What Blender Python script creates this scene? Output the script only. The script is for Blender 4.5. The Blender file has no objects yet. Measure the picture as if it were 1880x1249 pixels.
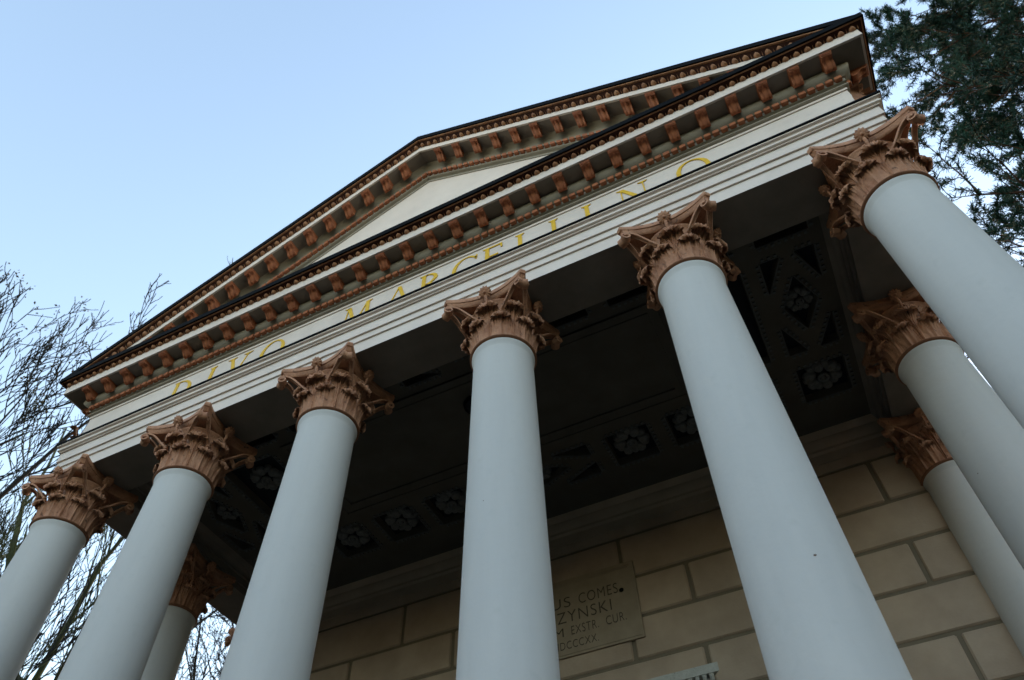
import bpy, bmesh, math, random
from mathutils import Vector, Matrix, Quaternion
R = math.radians
PI = math.pi
SC = bpy.context.scene
COL = SC.collection

# ------------------------------------------------------------------ camera, sky, sun, exposure
cam_d = bpy.data.cameras.new('camera')
cam = bpy.data.objects.new('camera', cam_d)
COL.objects.link(cam)
SC.camera = cam
cam_d.sensor_width = 36.0
cam_d.lens = 26.5
cam_d.clip_start = 0.05
cam_d.clip_end = 3000
_r = Vector((0.8992, 0.4371, -0.0183)); _f = Vector((-0.2530, 0.5538, 0.7932))
_f.normalize(); _r = (_r - _f * _r.dot(_f)).normalized(); _u = _r.cross(_f)
_m = Matrix((_r, _u, -_f)).transposed().to_4x4()
_m.translation = Vector((2.6948, -3.716, 1.6))
cam.matrix_world = _m
cam_d.dof.use_dof = True
cam_d.dof.focus_distance = 6.2
cam_d.dof.aperture_fstop = 1.9

SUN_EL, SUN_AZ = R(13), R(3)       # azimuth from +Y, clockwise: low behind the chapel, so the front lies in open shade
world = bpy.data.worlds.new('World'); SC.world = world; world.use_nodes = True
nt = world.node_tree
bg = nt.nodes['Background']
sky = nt.nodes.new('ShaderNodeTexSky'); sky.sky_type = 'NISHITA'; sky.sun_disc = False
sky.sun_elevation = SUN_EL; sky.sun_rotation = SUN_AZ
sky.altitude = 100; sky.air_density = 1.45; sky.dust_density = 0.7; sky.ozone_density = 2.3
wbm = nt.nodes.new('ShaderNodeMix'); wbm.data_type = 'RGBA'; wbm.blend_type = 'MULTIPLY'; wbm.inputs[0].default_value = 1.0
wbm.inputs[7].default_value = (1.13, 0.955, 0.86, 1)        # white balance of the photograph: open shade read nearly neutral
nt.links.new(sky.outputs[0], wbm.inputs[6]); nt.links.new(wbm.outputs[2], bg.inputs[0]); bg.inputs[1].default_value = 0.15

sun_d = bpy.data.lights.new('sun', 'SUN'); sun_d.energy = 0.5; sun_d.angle = R(30); sun_d.color = (1.0, 0.93, 0.84)
sun = bpy.data.objects.new('sun', sun_d); COL.objects.link(sun)
sd = Vector((math.sin(SUN_AZ) * math.cos(SUN_EL), math.cos(SUN_AZ) * math.cos(SUN_EL), math.sin(SUN_EL)))
sun.rotation_euler = sd.to_track_quat('Z', 'Y').to_euler()
SC.view_settings.view_transform = 'Standard'; SC.view_settings.look = 'None'
SC.view_settings.exposure = 2.2; SC.view_settings.gamma = 1.0
SC.cycles.diffuse_bounces = 1; SC.cycles.max_bounces = 6

# ------------------------------------------------------------------ materials
def mat(name, col, rough=0.7, var=0.15, scale=6.0, bump=0.0, bscale=40.0, col2=None, spots=0.0, spotcol=(0.02, 0.012, 0.01), metal=0.0, streak=False):
    m = bpy.data.materials.new(name); m.use_nodes = True
    n = m.node_tree; b = n.nodes['Principled BSDF']
    b.inputs['Roughness'].default_value = rough
    b.inputs['Metallic'].default_value = metal
    b.inputs['Specular IOR Level'].default_value = 0.3
    tc = n.nodes.new('ShaderNodeTexCoord')
    src = tc.outputs['Object']
    if streak:
        mp = n.nodes.new('ShaderNodeMapping'); mp.inputs['Scale'].default_value = (1, 1, 0.12)
        n.links.new(src, mp.inputs[0]); s2 = mp.outputs[0]
    else:
        s2 = src
    nz = n.nodes.new('ShaderNodeTexNoise'); nz.inputs['Scale'].default_value = scale
    nz.inputs['Detail'].default_value = 6; nz.inputs['Roughness'].default_value = 0.6
    n.links.new(s2, nz.inputs['Vector'])
    cr = n.nodes.new('ShaderNodeValToRGB')
    c2 = col2 or tuple(c * (1 - var) for c in col)
    cr.color_ramp.elements[0].position = 0.3; cr.color_ramp.elements[0].color = (*c2, 1)
    cr.color_ramp.elements[1].position = 0.7; cr.color_ramp.elements[1].color = (*col, 1)
    n.links.new(nz.outputs['Fac'], cr.inputs[0])
    out = cr.outputs[0]
    if spots > 0:
        n2 = n.nodes.new('ShaderNodeTexNoise'); n2.inputs['Scale'].default_value = bscale * 0.6; n2.inputs['Detail'].default_value = 3
        n.links.new(src, n2.inputs['Vector'])
        r2 = n.nodes.new('ShaderNodeValToRGB')
        r2.color_ramp.elements[0].position = 0.62; r2.color_ramp.elements[0].color = (0, 0, 0, 1)
        r2.color_ramp.elements[1].position = 0.74; r2.color_ramp.elements[1].color = (spots, spots, spots, 1)
        n.links.new(n2.outputs['Fac'], r2.inputs[0])
        mx = n.nodes.new('ShaderNodeMix'); mx.data_type = 'RGBA'
        n.links.new(r2.outputs[0], mx.inputs[0]); n.links.new(out, mx.inputs[6]); mx.inputs[7].default_value = (*spotcol, 1)
        out = mx.outputs[2]
    n.links.new(out, b.inputs['Base Color'])
    if bump > 0:
        n3 = n.nodes.new('ShaderNodeTexNoise'); n3.inputs['Scale'].default_value = bscale; n3.inputs['Detail'].default_value = 5
        n.links.new(src, n3.inputs['Vector'])
        bp = n.nodes.new('ShaderNodeBump'); bp.inputs['Strength'].default_value = bump; bp.inputs['Distance'].default_value = 0.01
        n.links.new(n3.outputs['Fac'], bp.inputs['Height']); n.links.new(bp.outputs[0], b.inputs['Normal'])
    if name == 'black_flashing': b.inputs['Specular IOR Level'].default_value = 0.04
    return m

M = {
 'shaft': mat('white_shaft_paint', (0.68, 0.645, 0.605), 0.6, col2=(0.57, 0.54, 0.51), scale=1.6, bump=0.2, bscale=14, spots=0.16, spotcol=(0.45, 0.44, 0.40), streak=True),
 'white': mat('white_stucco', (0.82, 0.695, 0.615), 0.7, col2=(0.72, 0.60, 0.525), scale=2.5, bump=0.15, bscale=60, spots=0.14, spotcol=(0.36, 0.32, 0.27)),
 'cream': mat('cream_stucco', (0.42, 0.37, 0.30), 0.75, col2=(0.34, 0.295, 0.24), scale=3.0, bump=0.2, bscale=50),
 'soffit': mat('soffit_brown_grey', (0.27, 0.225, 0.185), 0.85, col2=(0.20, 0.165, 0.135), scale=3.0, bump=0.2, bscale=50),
 'terra': mat('terracotta_paint', (0.50, 0.18, 0.082), 0.65, col2=(0.33, 0.105, 0.052), scale=14, bump=0.35, bscale=60),
 'capital': mat('capital_terracotta', (0.56, 0.285, 0.165), 0.7, col2=(0.35, 0.15, 0.082), scale=9, bump=0.6, bscale=45, spots=0.8, spotcol=(0.07, 0.035, 0.025)),
 'astragal': mat('astragal_brown_paint', (0.27, 0.115, 0.06), 0.7, scale=9, bump=0.4),
 'trim': mat('coffer_trim_plaster', (0.14, 0.14, 0.14), 0.85, scale=9),
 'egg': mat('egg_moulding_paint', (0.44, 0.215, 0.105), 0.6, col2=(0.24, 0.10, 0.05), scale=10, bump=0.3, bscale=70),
 'eggshade': mat('egg_moulding_shade', (0.07, 0.026, 0.018), 0.9, scale=12, bump=0.3, bscale=60),  # shade in the hollows around the eggs, put into the colour
 'metal': mat('black_flashing', (0.007, 0.007, 0.008), 0.75, var=0.4, scale=5, bump=0.15, bscale=20),
 'gold': mat('gilt_letters', (0.90, 0.56, 0.04), 0.38, col2=(0.78, 0.44, 0.03), scale=20, bump=0.15, bscale=60),
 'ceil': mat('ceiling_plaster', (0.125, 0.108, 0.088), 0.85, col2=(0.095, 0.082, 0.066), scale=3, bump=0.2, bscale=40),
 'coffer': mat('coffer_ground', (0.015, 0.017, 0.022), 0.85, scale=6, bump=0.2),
 'rosette': mat('rosette_plaster', (0.21, 0.205, 0.195), 0.8, col2=(0.15, 0.147, 0.14), scale=20, bump=0.3, bscale=60),
 'wall': mat('cella_wall_stucco', (0.52, 0.395, 0.285), 0.85, col2=(0.40, 0.295, 0.21), scale=2.0, bump=0.25, bscale=45),
 'joint': mat('wall_joint', (0.22, 0.175, 0.12), 0.9, scale=8),
 'plaque': mat('plaque_sandstone', (0.40, 0.315, 0.225), 0.9, col2=(0.32, 0.25, 0.175), scale=5, bump=0.2, bscale=60),
 'ink': mat('incised_letter_paint', (0.085, 0.065, 0.045), 0.8),
 'door': mat('door_oak', (0.12, 0.07, 0.035), 0.5, scale=8, bump=0.2, streak=True),
 'doorcase': mat('doorcase_limestone', (0.55, 0.53, 0.47), 0.75, col2=(0.42, 0.40, 0.34), scale=14, bump=0.5, bscale=70, spots=0.4, spotcol=(0.12, 0.10, 0.08)),
 'floor': mat('portico_flagstones', (0.028, 0.027, 0.025), 0.8, scale=3, bump=0.2),
 'roof': mat('roof_sheet', (0.05, 0.045, 0.045), 0.5, scale=4, bump=0.2),
 'chip': mat('paint_chip_brown', (0.12, 0.05, 0.02), 0.8),
 'bark': mat('bare_tree_bark', (0.026, 0.024, 0.022), 0.9, col2=(0.012, 0.012, 0.012), scale=5, bump=0.5, bscale=20),
 'mossbark': mat('mossy_bark', (0.075, 0.085, 0.025), 0.9, col2=(0.025, 0.024, 0.018), scale=2.2, bump=0.5, bscale=20),
 'pinebark': mat('pine_bark', (0.07, 0.035, 0.02), 0.9, col2=(0.03, 0.017, 0.011), scale=6, bump=0.6, bscale=20),
 'needle': mat('pine_needles', (0.014, 0.068, 0.044), 0.7, col2=(0.006, 0.028, 0.023), scale=1.2),
 'dryleaf': mat('withered_leaf', (0.07, 0.055, 0.02), 0.8, scale=4),
 'grass': mat('park_grass', (0.024, 0.030, 0.012), 0.95, col2=(0.028, 0.022, 0.014), scale=0.7, bump=0.6, bscale=8),
 'path': mat('gravel_path', (0.045, 0.04, 0.034), 0.95, col2=(0.035, 0.03, 0.025), scale=6, bump=0.6, bscale=60),
}

# ------------------------------------------------------------------ builders
S = 1.7                                        # metres per (mean) column spacing; building drawn in spacings, z from eye level
def UW(p): return (p[0] * S, p[1] * S, 1.6 + p[2] * S)

class MB:
    """collects faces for one mesh object"""
    def __init__(s): s.v = []; s.f = []
    def add(s, vs, fs):
        o = len(s.v); s.v += [tuple(q) for q in vs]; s.f += [tuple(i + o for i in f) for f in fs]; return o
    def box(s, a, b):
        x0, y0, z0 = a; x1, y1, z1 = b
        s.add([(x0,y0,z0),(x1,y0,z0),(x1,y1,z0),(x0,y1,z0),(x0,y0,z1),(x1,y0,z1),(x1,y1,z1),(x0,y1,z1)],
              [(0,3,2,1),(4,5,6,7),(0,1,5,4),(1,2,6,5),(2,3,7,6),(3,0,4,7)])
    def cbox(s, a, b, c):
        """box with bevelled edges on every side (chamfer c)"""
        bm = bmesh.new(); bmesh.ops.create_cube(bm, size=1)
        for v in bm.verts:
            v.co = Vector([(a[i] + b[i]) / 2 + v.co[i] * (b[i] - a[i]) for i in range(3)])
        bmesh.ops.bevel(bm, geom=bm.edges[:], offset=c, segments=1, affect='EDGES')
        s.bm(bm)
    def bm(s, bm, mx=None):
        bm.verts.index_update(); o = len(s.v)
        s.v += [tuple(mx @ v.co) if mx else tuple(v.co) for v in bm.verts]
        s.f += [tuple(v.index + o for v in f.verts) for f in bm.faces]; bm.free()
    def merge(s, other, fn=None):
        s.add([fn(q) for q in other.v] if fn else other.v, other.f)
    def lathe(s, prof, n=64, cx=0, cy=0, flip=False):
        vs = [(cx + r * math.cos(2*PI*i/n), cy + r * math.sin(2*PI*i/n), z) for r, z in prof for i in range(n)]
        fs = []
        for j in range(len(prof) - 1):
            for i in range(n):
                k = (i + 1) % n; q = (j*n+i, j*n+k, (j+1)*n+k, (j+1)*n+i)
                fs.append(q[::-1] if flip else q)
        s.add(vs, fs)
    def grid(s, P, closed_u=False):
        nu = len(P); nv = len(P[0]); vs = [q for row in P for q in row]; fs = []
        for i in range(nu - (0 if closed_u else 1)):
            for j in range(nv - 1):
                a = (i + 1) % nu
                fs.append((i*nv+j, a*nv+j, a*nv+j+1, i*nv+j+1))
        s.add(vs, fs)
    def tube(s, pts, rad, n=5, cap=True):
        pts = [Vector(q) for q in pts]; up = None; rings = []
        for i, q in enumerate(pts):
            t = (pts[min(i+1, len(pts)-1)] - pts[max(i-1, 0)])
            t = t.normalized() if t.length > 1e-9 else Vector((0,0,1))
            if up is None: up = t.orthogonal().normalized()
            up = (up - t * up.dot(t)); up = up.normalized() if up.length > 1e-6 else t.orthogonal().normalized()
            sd_ = t.cross(up); r = rad[i] if hasattr(rad, '__len__') else rad
            rings.append([q + up * (r*math.cos(2*PI*k/n)) + sd_ * (r*math.sin(2*PI*k/n)) for k in range(n)])
        vs = [q for rr in rings for q in rr]; fs = []
        for i in range(len(pts) - 1):
            for k in range(n):
                b = (k+1) % n; fs.append((i*n+k, i*n+b, (i+1)*n+b, (i+1)*n+k))
        if cap: fs.append(tuple(range(n))[::-1]); fs.append(tuple((len(pts)-1)*n + k for k in range(n)))
        s.add(vs, fs)
    def extrude(s, poly, fn, a, b):
        """2-D polygon (ccw) swept from a to b; fn(p, t) -> 3-D"""
        n = len(poly)
        s.add([fn(p, a) for p in poly] + [fn(p, b) for p in poly],
              [tuple(range(n))[::-1], tuple(range(n, 2*n))] + [(i, (i+1) % n, n + (i+1) % n, n + i) for i in range(n)])
    def mesh(s, name, m, units=False, smooth=30, normals=True):
        me = bpy.data.meshes.new(name)
        me.from_pydata([UW(q) for q in s.v] if units else s.v, [], s.f)
        me.materials.append(M[m]); me.validate()
        if normals:
            bm = bmesh.new(); bm.from_mesh(me); bmesh.ops.recalc_face_normals(bm, faces=bm.faces[:]); bm.to_mesh(me); bm.free()
        if smooth:
            me.shade_smooth(); me.set_sharp_from_angle(angle=R(smooth))
        me.update(); return me
    def obj(s, name, m, parent=None, units=False, smooth=30, loc=None, normals=True):
        return link(name, s.mesh(name, m, units, smooth, normals), parent, loc)

def link(name, me, parent=None, loc=None):
    o = bpy.data.objects.new(name, me); COL.objects.link(o)
    if parent: o.parent = parent
    if loc: o.location = loc
    return o
def tag(o, label=None, cat=None, group=None, kind=None):
    if label: o['label'] = label
    if cat: o['category'] = cat
    if group: o['group'] = group
    if kind: o['kind'] = kind
    return o
def empty(name, loc=(0, 0, 0)):
    o = bpy.data.objects.new(name, None); COL.objects.link(o); o.location = loc; o.empty_display_size = 0.3; return o
def lerp(a, b, t): return a + (b - a) * t
def spline(P, n):
    """Catmull-Rom through points of any dimension"""
    out = []; L = len(P) - 1
    for i in range(n):
        t = i / (n - 1) * L; k = min(int(t), L - 1); f = t - k
        p0, p1, p2, p3 = P[max(k-1, 0)], P[k], P[k+1], P[min(k+2, L)]
        out.append(tuple(0.5*((2*b) + (-a+c)*f + (2*a-5*b+4*c-d)*f*f + (-a+3*b-3*c+d)*f**3) for a, b, c, d in zip(p0, p1, p2, p3)))
    return out

# ------------------------------------------------------------------ ground (setting)
g = MB(); N = 24
g.grid([[(-600 + 1200*i/N, -600 + 1200*j/N, 0) for j in range(N+1)] for i in range(N+1)])
tag(g.obj('ground', 'grass', smooth=0), kind='structure')
g = MB(); g.grid([[(-2.2 + 4.4*i/4, -40 + 37.2*j/20, 0.005) for j in range(21)] for i in range(5)])
tag(g.obj('path', 'path', smooth=0), kind='structure')

# ------------------------------------------------------------------ the chapel
chapel = empty('chapel', (0, 0, 0))
tag(chapel, 'classical chapel with six tall white columns, terracotta capitals and a pediment above gilt lettering', 'chapel')
XC = [-2.5, -1.534, -0.535, 0.535, 1.534, 2.5]
Y1, Y2 = 1.0054, 1.974
YB = 7.0
ZF = -0.29                                     # portico floor

def usweep(mb, prof, yb=YB, xw=2.5):
    """profile (d, z) carried along left side, front and right side with mitred corners"""
    mb.grid([[(-xw-d, yb, z), (-xw-d, -d, z), (xw+d, -d, z), (xw+d, yb, z)] for d, z in prof])
def arc(d0, z0, d1, z1, bulge, n=6):
    out = []
    for i in range(n+1):
        t = i/n; nx, nz = (z1-z0), -(d1-d0)
        b = bulge*math.sin(PI*t); out.append((lerp(d0, d1, t)+nx*b, lerp(z0, z1, t)+nz*b))
    return out
def cyma(d0, z0, d1, z1, amp, n=8):
    out = []
    for i in range(n+1):
        t = i/n; nx, nz = (z1-z0), -(d1-d0); b = amp*math.sin(2*PI*t)
        out.append((lerp(d0, d1, t)+nx*b, lerp(z0, z1, t)+nz*b))
    return out

# architrave: inner mouldings, soffit, three fasciae, crowning moulding
ar = MB()
usweep(ar, [(.151, 3.3645), (.151, 3.459), (.161, 3.459), (.161, 3.51), (.172, 3.51), (.172, 3.589), (.1835, 3.589)]
   + [(.1835, 3.596)] + cyma(.1835, 3.596, .203, 3.636, .18) + [(.206, 3.636), (.206, 3.646), (.15, 3.652)])
arch = ar.obj('architrave', 'white', chapel, True)
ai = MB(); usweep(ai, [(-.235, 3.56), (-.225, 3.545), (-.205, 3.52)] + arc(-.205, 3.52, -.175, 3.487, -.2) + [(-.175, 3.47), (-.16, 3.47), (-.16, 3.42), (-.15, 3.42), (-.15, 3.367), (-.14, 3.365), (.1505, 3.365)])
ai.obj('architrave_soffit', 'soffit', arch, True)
ld = MB(); usweep(ld, [(.15, 3.6462), (.2125, 3.6462), (.2125, 3.662), (.14, 3.672)])
ld.obj('architrave_flashing', 'metal', arch, True)
fr = MB(); usweep(fr, [(.14, 3.66), (.14, 3.935), (.147, 3.936), (.147, 3.955)])
frieze = fr.obj('frieze', 'white', chapel, True)
# bed mouldings and dentil ground
bd = MB(); usweep(bd, [(.147, 3.9552)] + cyma(.149, 3.957, .165, 4.0, .25) + [(.166, 4.003), (.166, 4.034), (.176, 4.034)] + arc(.176, 4.036, .2107, 4.108, .22) + [(.2125, 4.11)])
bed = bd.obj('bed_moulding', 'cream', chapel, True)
# corona: soffit and white face
co = MB(); usweep(co, [(.2125, 4.1102), (.32, 4.1102), (.32, 4.188), (.308, 4.190)])
corona = co.obj('corona', 'white', chapel, True)
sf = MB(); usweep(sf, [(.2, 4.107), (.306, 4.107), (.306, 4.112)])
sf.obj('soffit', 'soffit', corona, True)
# egg and dart, tan fillet, black flashing
EGG = [(.308, 4.190), (.315, 4.196), (.325, 4.205), (.338, 4.210), (.350, 4.212)]
eg = MB(); usweep(eg, EGG); sima = eg.obj('egg_and_dart_moulding', 'eggshade', chapel, True)
fl = MB(); usweep(fl, [(.353, 4.2105), (.361, 4.2105), (.361, 4.214)]); fl.obj('fillet', 'egg', sima, True)
lm_ = MB(); usweep(lm_, [(.350, 4.2135), (.372, 4.2135), (.372, 4.258), (.2, 4.285), (.1, 4.29)])
lm_.obj('cornice_flashing', 'metal', sima, True)

def egg_dome(mb, fn, w, along=5, across=7):
    """half-ellipsoid egg plus a dart beside it; fn(x, a, h): x along cornice, a along slope 0..1, h outwards"""
    rows = []
    for i in range(along+1):
        a = i/along; rr = math.sqrt(max(0, 1-(2*a-1)**2)); row = []
        for j in range(across+1):
            th = PI*j/across
            row.append(fn(-math.cos(th)*rr*w*.39*(1-.5*a), a*.95-.12, math.sin(th)*rr*.021))
        rows.append(row)
    mb.grid(rows)
    mb.add([fn(w*.5-.003, .05, 0.002), fn(w*.5+.003, .05, 0.002), fn(w*.5, .75, .003), fn(w*.5, .2, .012)], [(0, 1, 3), (1, 2, 3), (2, 0, 3)])
# slope direction of the egg zone: from (d .314,z 4.193) to (.350,4.211)
def eggfn_front(x0): return lambda x, a, h: (x0+x, -(.314+.034*a) - h*.45, 4.193+.016*a - h*.9)
def eggfn_side(y0, sg): return lambda x, a, h: (sg*(2.5+.314+.034*a+h*.45), y0+x, 4.193+.016*a - h*.9)
eb = MB(); n = 94; w = 5.66/n
for i in range(n): egg_dome(eb, eggfn_front(-2.83+w*(i+.5)), w)
eb.obj('egg_row', 'egg', sima, True)
for sg in (-1, 1):
    eb = MB()
    for i in range(60): egg_dome(eb, eggfn_side(-.28+w*(i+.5), sg), w)
    eb.obj('egg_row', 'egg', sima, True)

# dentils (front and both returns) as one ornamental course
db = MB(); dw = .0483
for i in range(110):
    x = -2.632 + dw*i; db.cbox((x-.0178, -.191, 4.003), (x+.0178, -.164, 4.0325), .0025)
db.obj('dentil_course', 'terra', bed, True, smooth=0)
for sg in (-1, 1):
    db = MB()
    for i in range(1, 60):
        y = -.19 + .0178 + dw*i; a, b = sorted((sg*(2.5+.164), sg*(2.5+.191)))
        db.cbox((a, y-.0178, 4.003), (b, y+.0178, 4.0325), .0025)
    db.obj('dentil_course', 'terra', bed, True, smooth=0)

# modillion bracket: side profile (depth from wall q, height below soffit h)
def modillion_mesh(name, shear=0.0, vs=1.0):
    mb = MB(); hw = .0285
    # scroll body, q from 0 (wall) to .088 (front)
    top = [(0, 0), (.088, 0)]
    und = [(.091, -.006), (.092, -.014), (.088, -.021), (.081, -.023), (.074, -.020), (.066, -.0195), (.056, -.024), (.046, -.033), (.036, -.044), (.026, -.0535), (.015, -.058), (.005, -.056), (0, -.050)]
    prof = spline(und, 26)
    poly = top + [tuple(q) for q in prof]
    def sec(hwid, off):
        return [(q, h*off) for q, h in poly]
    def fn(p, t): return (t, -p[0], p[1])
    mb.extrude(poly, fn, -hw*.80, hw*.80)
    # raised side volute rims
    for sg in (-1, 1):
        inner = [(q*.985+.0006, h*1.06) for q, h in poly]
        mb.extrude(inner, fn, *(sorted((sg*hw*.62, sg*hw*.97))))
    # cap: two fillets at the head
    mb.cbox((-hw*1.12, -.098, -.0075), (hw*1.12, 0, -.0004), .0015)
    mb.cbox((-hw*1.02, -.096, -.018), (hw*1.02, -.080, -.010), .003)
    # acanthus leaf hanging under the body
    P = []
    for i in range(9):
        s_ = i/8; q = lerp(.012, .084, s_); hh = None
        for (qa, ha), (qb, hb) in zip(prof, prof[1:]):
            if min(qa, qb) <= q <= max(qa, qb): hh = lerp(ha, hb, (q-qa)/(qb-qa) if qb != qa else 0)
        hh = hh if hh is not None else -.02
        row = []
        for j in range(7):
            t = j/3-1; row.append((t*hw*.5*math.sin(PI*(.15+.75*s_)), -q, hh-.006*(1-t*t)-.002*abs(math.sin(3*PI*s_))))
        P.append(row)
    mb.grid(P)
    mb.v = [(x*S, y*S, (z*vs+shear*x)*S) for x, y, z in mb.v]
    me = mb.mesh(name, 'terra', smooth=40); return me
mod_me = modillion_mesh('modillion')
def put(name, me, parent, p, rz=0):
    o = link(name, me, parent, UW(p)); o.rotation_euler = (jr.uniform(-.006, .006), 0, rz+jr.uniform(-.012, .012)); o.location.x += jr.uniform(-.002, .002); return o
jr = random.Random(2)
for i in range(31): put('modillion', mod_me, corona, (-2.618+.17453*i, -.2125, 4.1066))
for sg in (-1, 1):
    for i in range(10):
        put('modillion', mod_me, corona, (sg*(2.5+.2125), -.118+.17453*i, 4.1066), sg*PI/2)

# ---- pediment: raking cornice
APEX, SL = 5.654, .4906
def rake(mb, prof, xe=2.872):
    mb.grid([[(x, -d, APEX - SL*abs(x) - v) for x in (-xe, 0, xe)] for d, v in prof])
def clip_low(mb, z):
    bm = bmesh.new(); vs = [bm.verts.new(q) for q in mb.v]
    for f in mb.f:
        try: bm.faces.new([vs[i] for i in f])
        except ValueError: pass
    bmesh.ops.bisect_plane(bm, geom=bm.verts[:]+bm.edges[:]+bm.faces[:], plane_co=(0, 0, z), plane_no=(0, 0, 1), clear_inner=True)
    mb.v = []; mb.f = []; mb.bm(bm); return mb
ped = MB()
ped.add([(-2.7, -.14, 4.2), (2.7, -.14, 4.2), (0, -.14, 5.35)], [(0, 1, 2)])
pedi = ped.obj('tympanum', 'white', chapel, True)
ZC = 4.2595
rk = MB(); rake(rk, [(.13, .374), (.147, .374), (.147, .362)] + cyma(.149, .360, .164, .324, .25) + [(.166, .322), (.166, .284), (.176, .284)] + arc(.176, .282, .213, .178, .2) + [(.215, .1745)])
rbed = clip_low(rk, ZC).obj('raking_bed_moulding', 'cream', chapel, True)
rk = MB(); rake(rk, [(.215, .1742), (.32, .1742), (.32, .112), (.308, .108)])
rcor = clip_low(rk, ZC).obj('raking_corona', 'white', chapel, True)
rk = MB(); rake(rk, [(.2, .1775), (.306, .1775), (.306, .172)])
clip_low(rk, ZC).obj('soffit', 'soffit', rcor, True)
rk = MB(); rake(rk, [(.308, .108), (.316, .097), (.328, .084), (.342, .074), (.352, .070)])
rsim = clip_low(rk, ZC).obj('raking_egg_moulding', 'eggshade', chapel, True)
rk = MB(); rake(rk, [(.350, .068), (.3625, .068), (.3625, .055), (.35, .055)])
clip_low(rk, ZC).obj('fillet', 'egg', rsim, True)
rk = MB(); rake(rk, [(.352, .0545), (.372, .0545), (.372, 0), (.1, -.004)], 2.8735)
clip_low(rk, ZC).obj('raking_flashing', 'metal', rsim, True)
n = 49; w2 = 2.83/n
for sg in (-1, 1):
    eb = MB()
    for i in range(n):
        x0 = sg*w2*(i+.5); base = APEX - SL*abs(x0)
        if base - .1 < ZC: continue
        egg_dome(eb, (lambda x0, base, sg: lambda x, a, h: (x0+x, -(.315+.036*a)-h*.6, base-.104+.030*a-h*.85 - SL*sg*x))(x0, base, sg), w2)
    eb.obj('egg_row', 'egg', rsim, True)
for sg in (-1, 1):
    db = MB()
    for i in range(60):
        x0 = sg*(.022+.0452*i); zt = APEX-SL*abs(x0)-.285
        if zt-.01 < ZC: continue
        b = MB(); b.cbox((-.0168, -.191, -.034), (.0168, -.164, 0), .0025)
        db.merge(b, lambda q: (x0+q[0], q[1], zt+q[2]-SL*sg*q[0]))
    db.obj('dentil_course', 'terra', rbed, True, smooth=0)
rm = {1: modillion_mesh('raking_modillion', -SL, 1.05), -1: modillion_mesh('raking_modillion', SL, 1.05)}
for sg in (-1, 1):
    for i in range(15):
        x0 = sg*(.152+.1565*i); z = APEX-SL*abs(x0)-.1778
        if z+.06 < ZC: continue
        put('modillion', rm[sg], rcor, (x0, -.215, z))
# roof sheets behind the raking cornice
rf = MB()
for sg in (-1, 1):
    rf.add([(0, -.36, APEX-.004), (sg*2.868, -.36, APEX-SL*2.868-.004), (sg*2.868, YB, APEX-SL*2.868-.004), (0, YB, APEX-.004),
            (0, -.12, APEX-.034), (sg*2.868, -.12, APEX-SL*2.868-.034), (sg*2.868, YB, APEX-SL*2.868-.034), (0, YB, APEX-.034)],
           [(0,1,2,3), (4,7,6,5), (1,5,6,2), (3,2,6,7)])
rf.add([(-2.8, YB-.01, 3.4), (2.8, YB-.01, 3.4), (2.8, YB-.01, 4.25), (0, YB-.01, 5.62), (-2.8, YB-.01, 4.25)], [(0,1,2,3,4)])
rf.obj('roof', 'roof', chapel, True, smooth=0)

# ---- gilt letters on the frieze
def arcseg(cx, cz, rx, rz, a0, a1, thick, thin, n=20):
    """ring sector whose stroke is heavy at the sides and fine at top and bottom -> list of quads"""
    q = []
    for i in range(n):
        p = []
        for a in (lerp(a0, a1, i/n), lerp(a0, a1, (i+1)/n)):
            wdt = thin + (thick-thin)*abs(math.cos(a))**1.6
            p.append(((cx+rx*math.cos(a), cz+rz*math.sin(a)), (cx+(rx-wdt)*math.cos(a), cz+(rz-wdt*.9)*math.sin(a))))
        q.append([p[0][0], p[1][0], p[1][1], p[0][1]])
    return q
TK, TN = .135, .038
def stem(x, z0=0, z1=1, w=TK, serif=.13):
    q = [[(x-w/2, z0), (x+w/2, z0), (x+w/2, z1), (x-w/2, z1)]]
    for z, s_ in ((z0, 1), (z1, -1)):
        if serif: q.append([(x-w/2-serif*.7, z), (x+w/2+serif*.7, z), (x+w/2+.02, z+s_*.05), (x-w/2-.02, z+s_*.05)])
    return q
def diag(x0, z0, x1, z1, w): return [[(x0-w/2, z0), (x0+w/2, z0), (x1+w/2, z1), (x1-w/2, z1)]]
def ser(x, z, s_, w=.2): return [[(x-w, z), (x+w, z), (x+w*.3, z+s_*.05), (x-w*.3, z+s_*.05)]]
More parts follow.
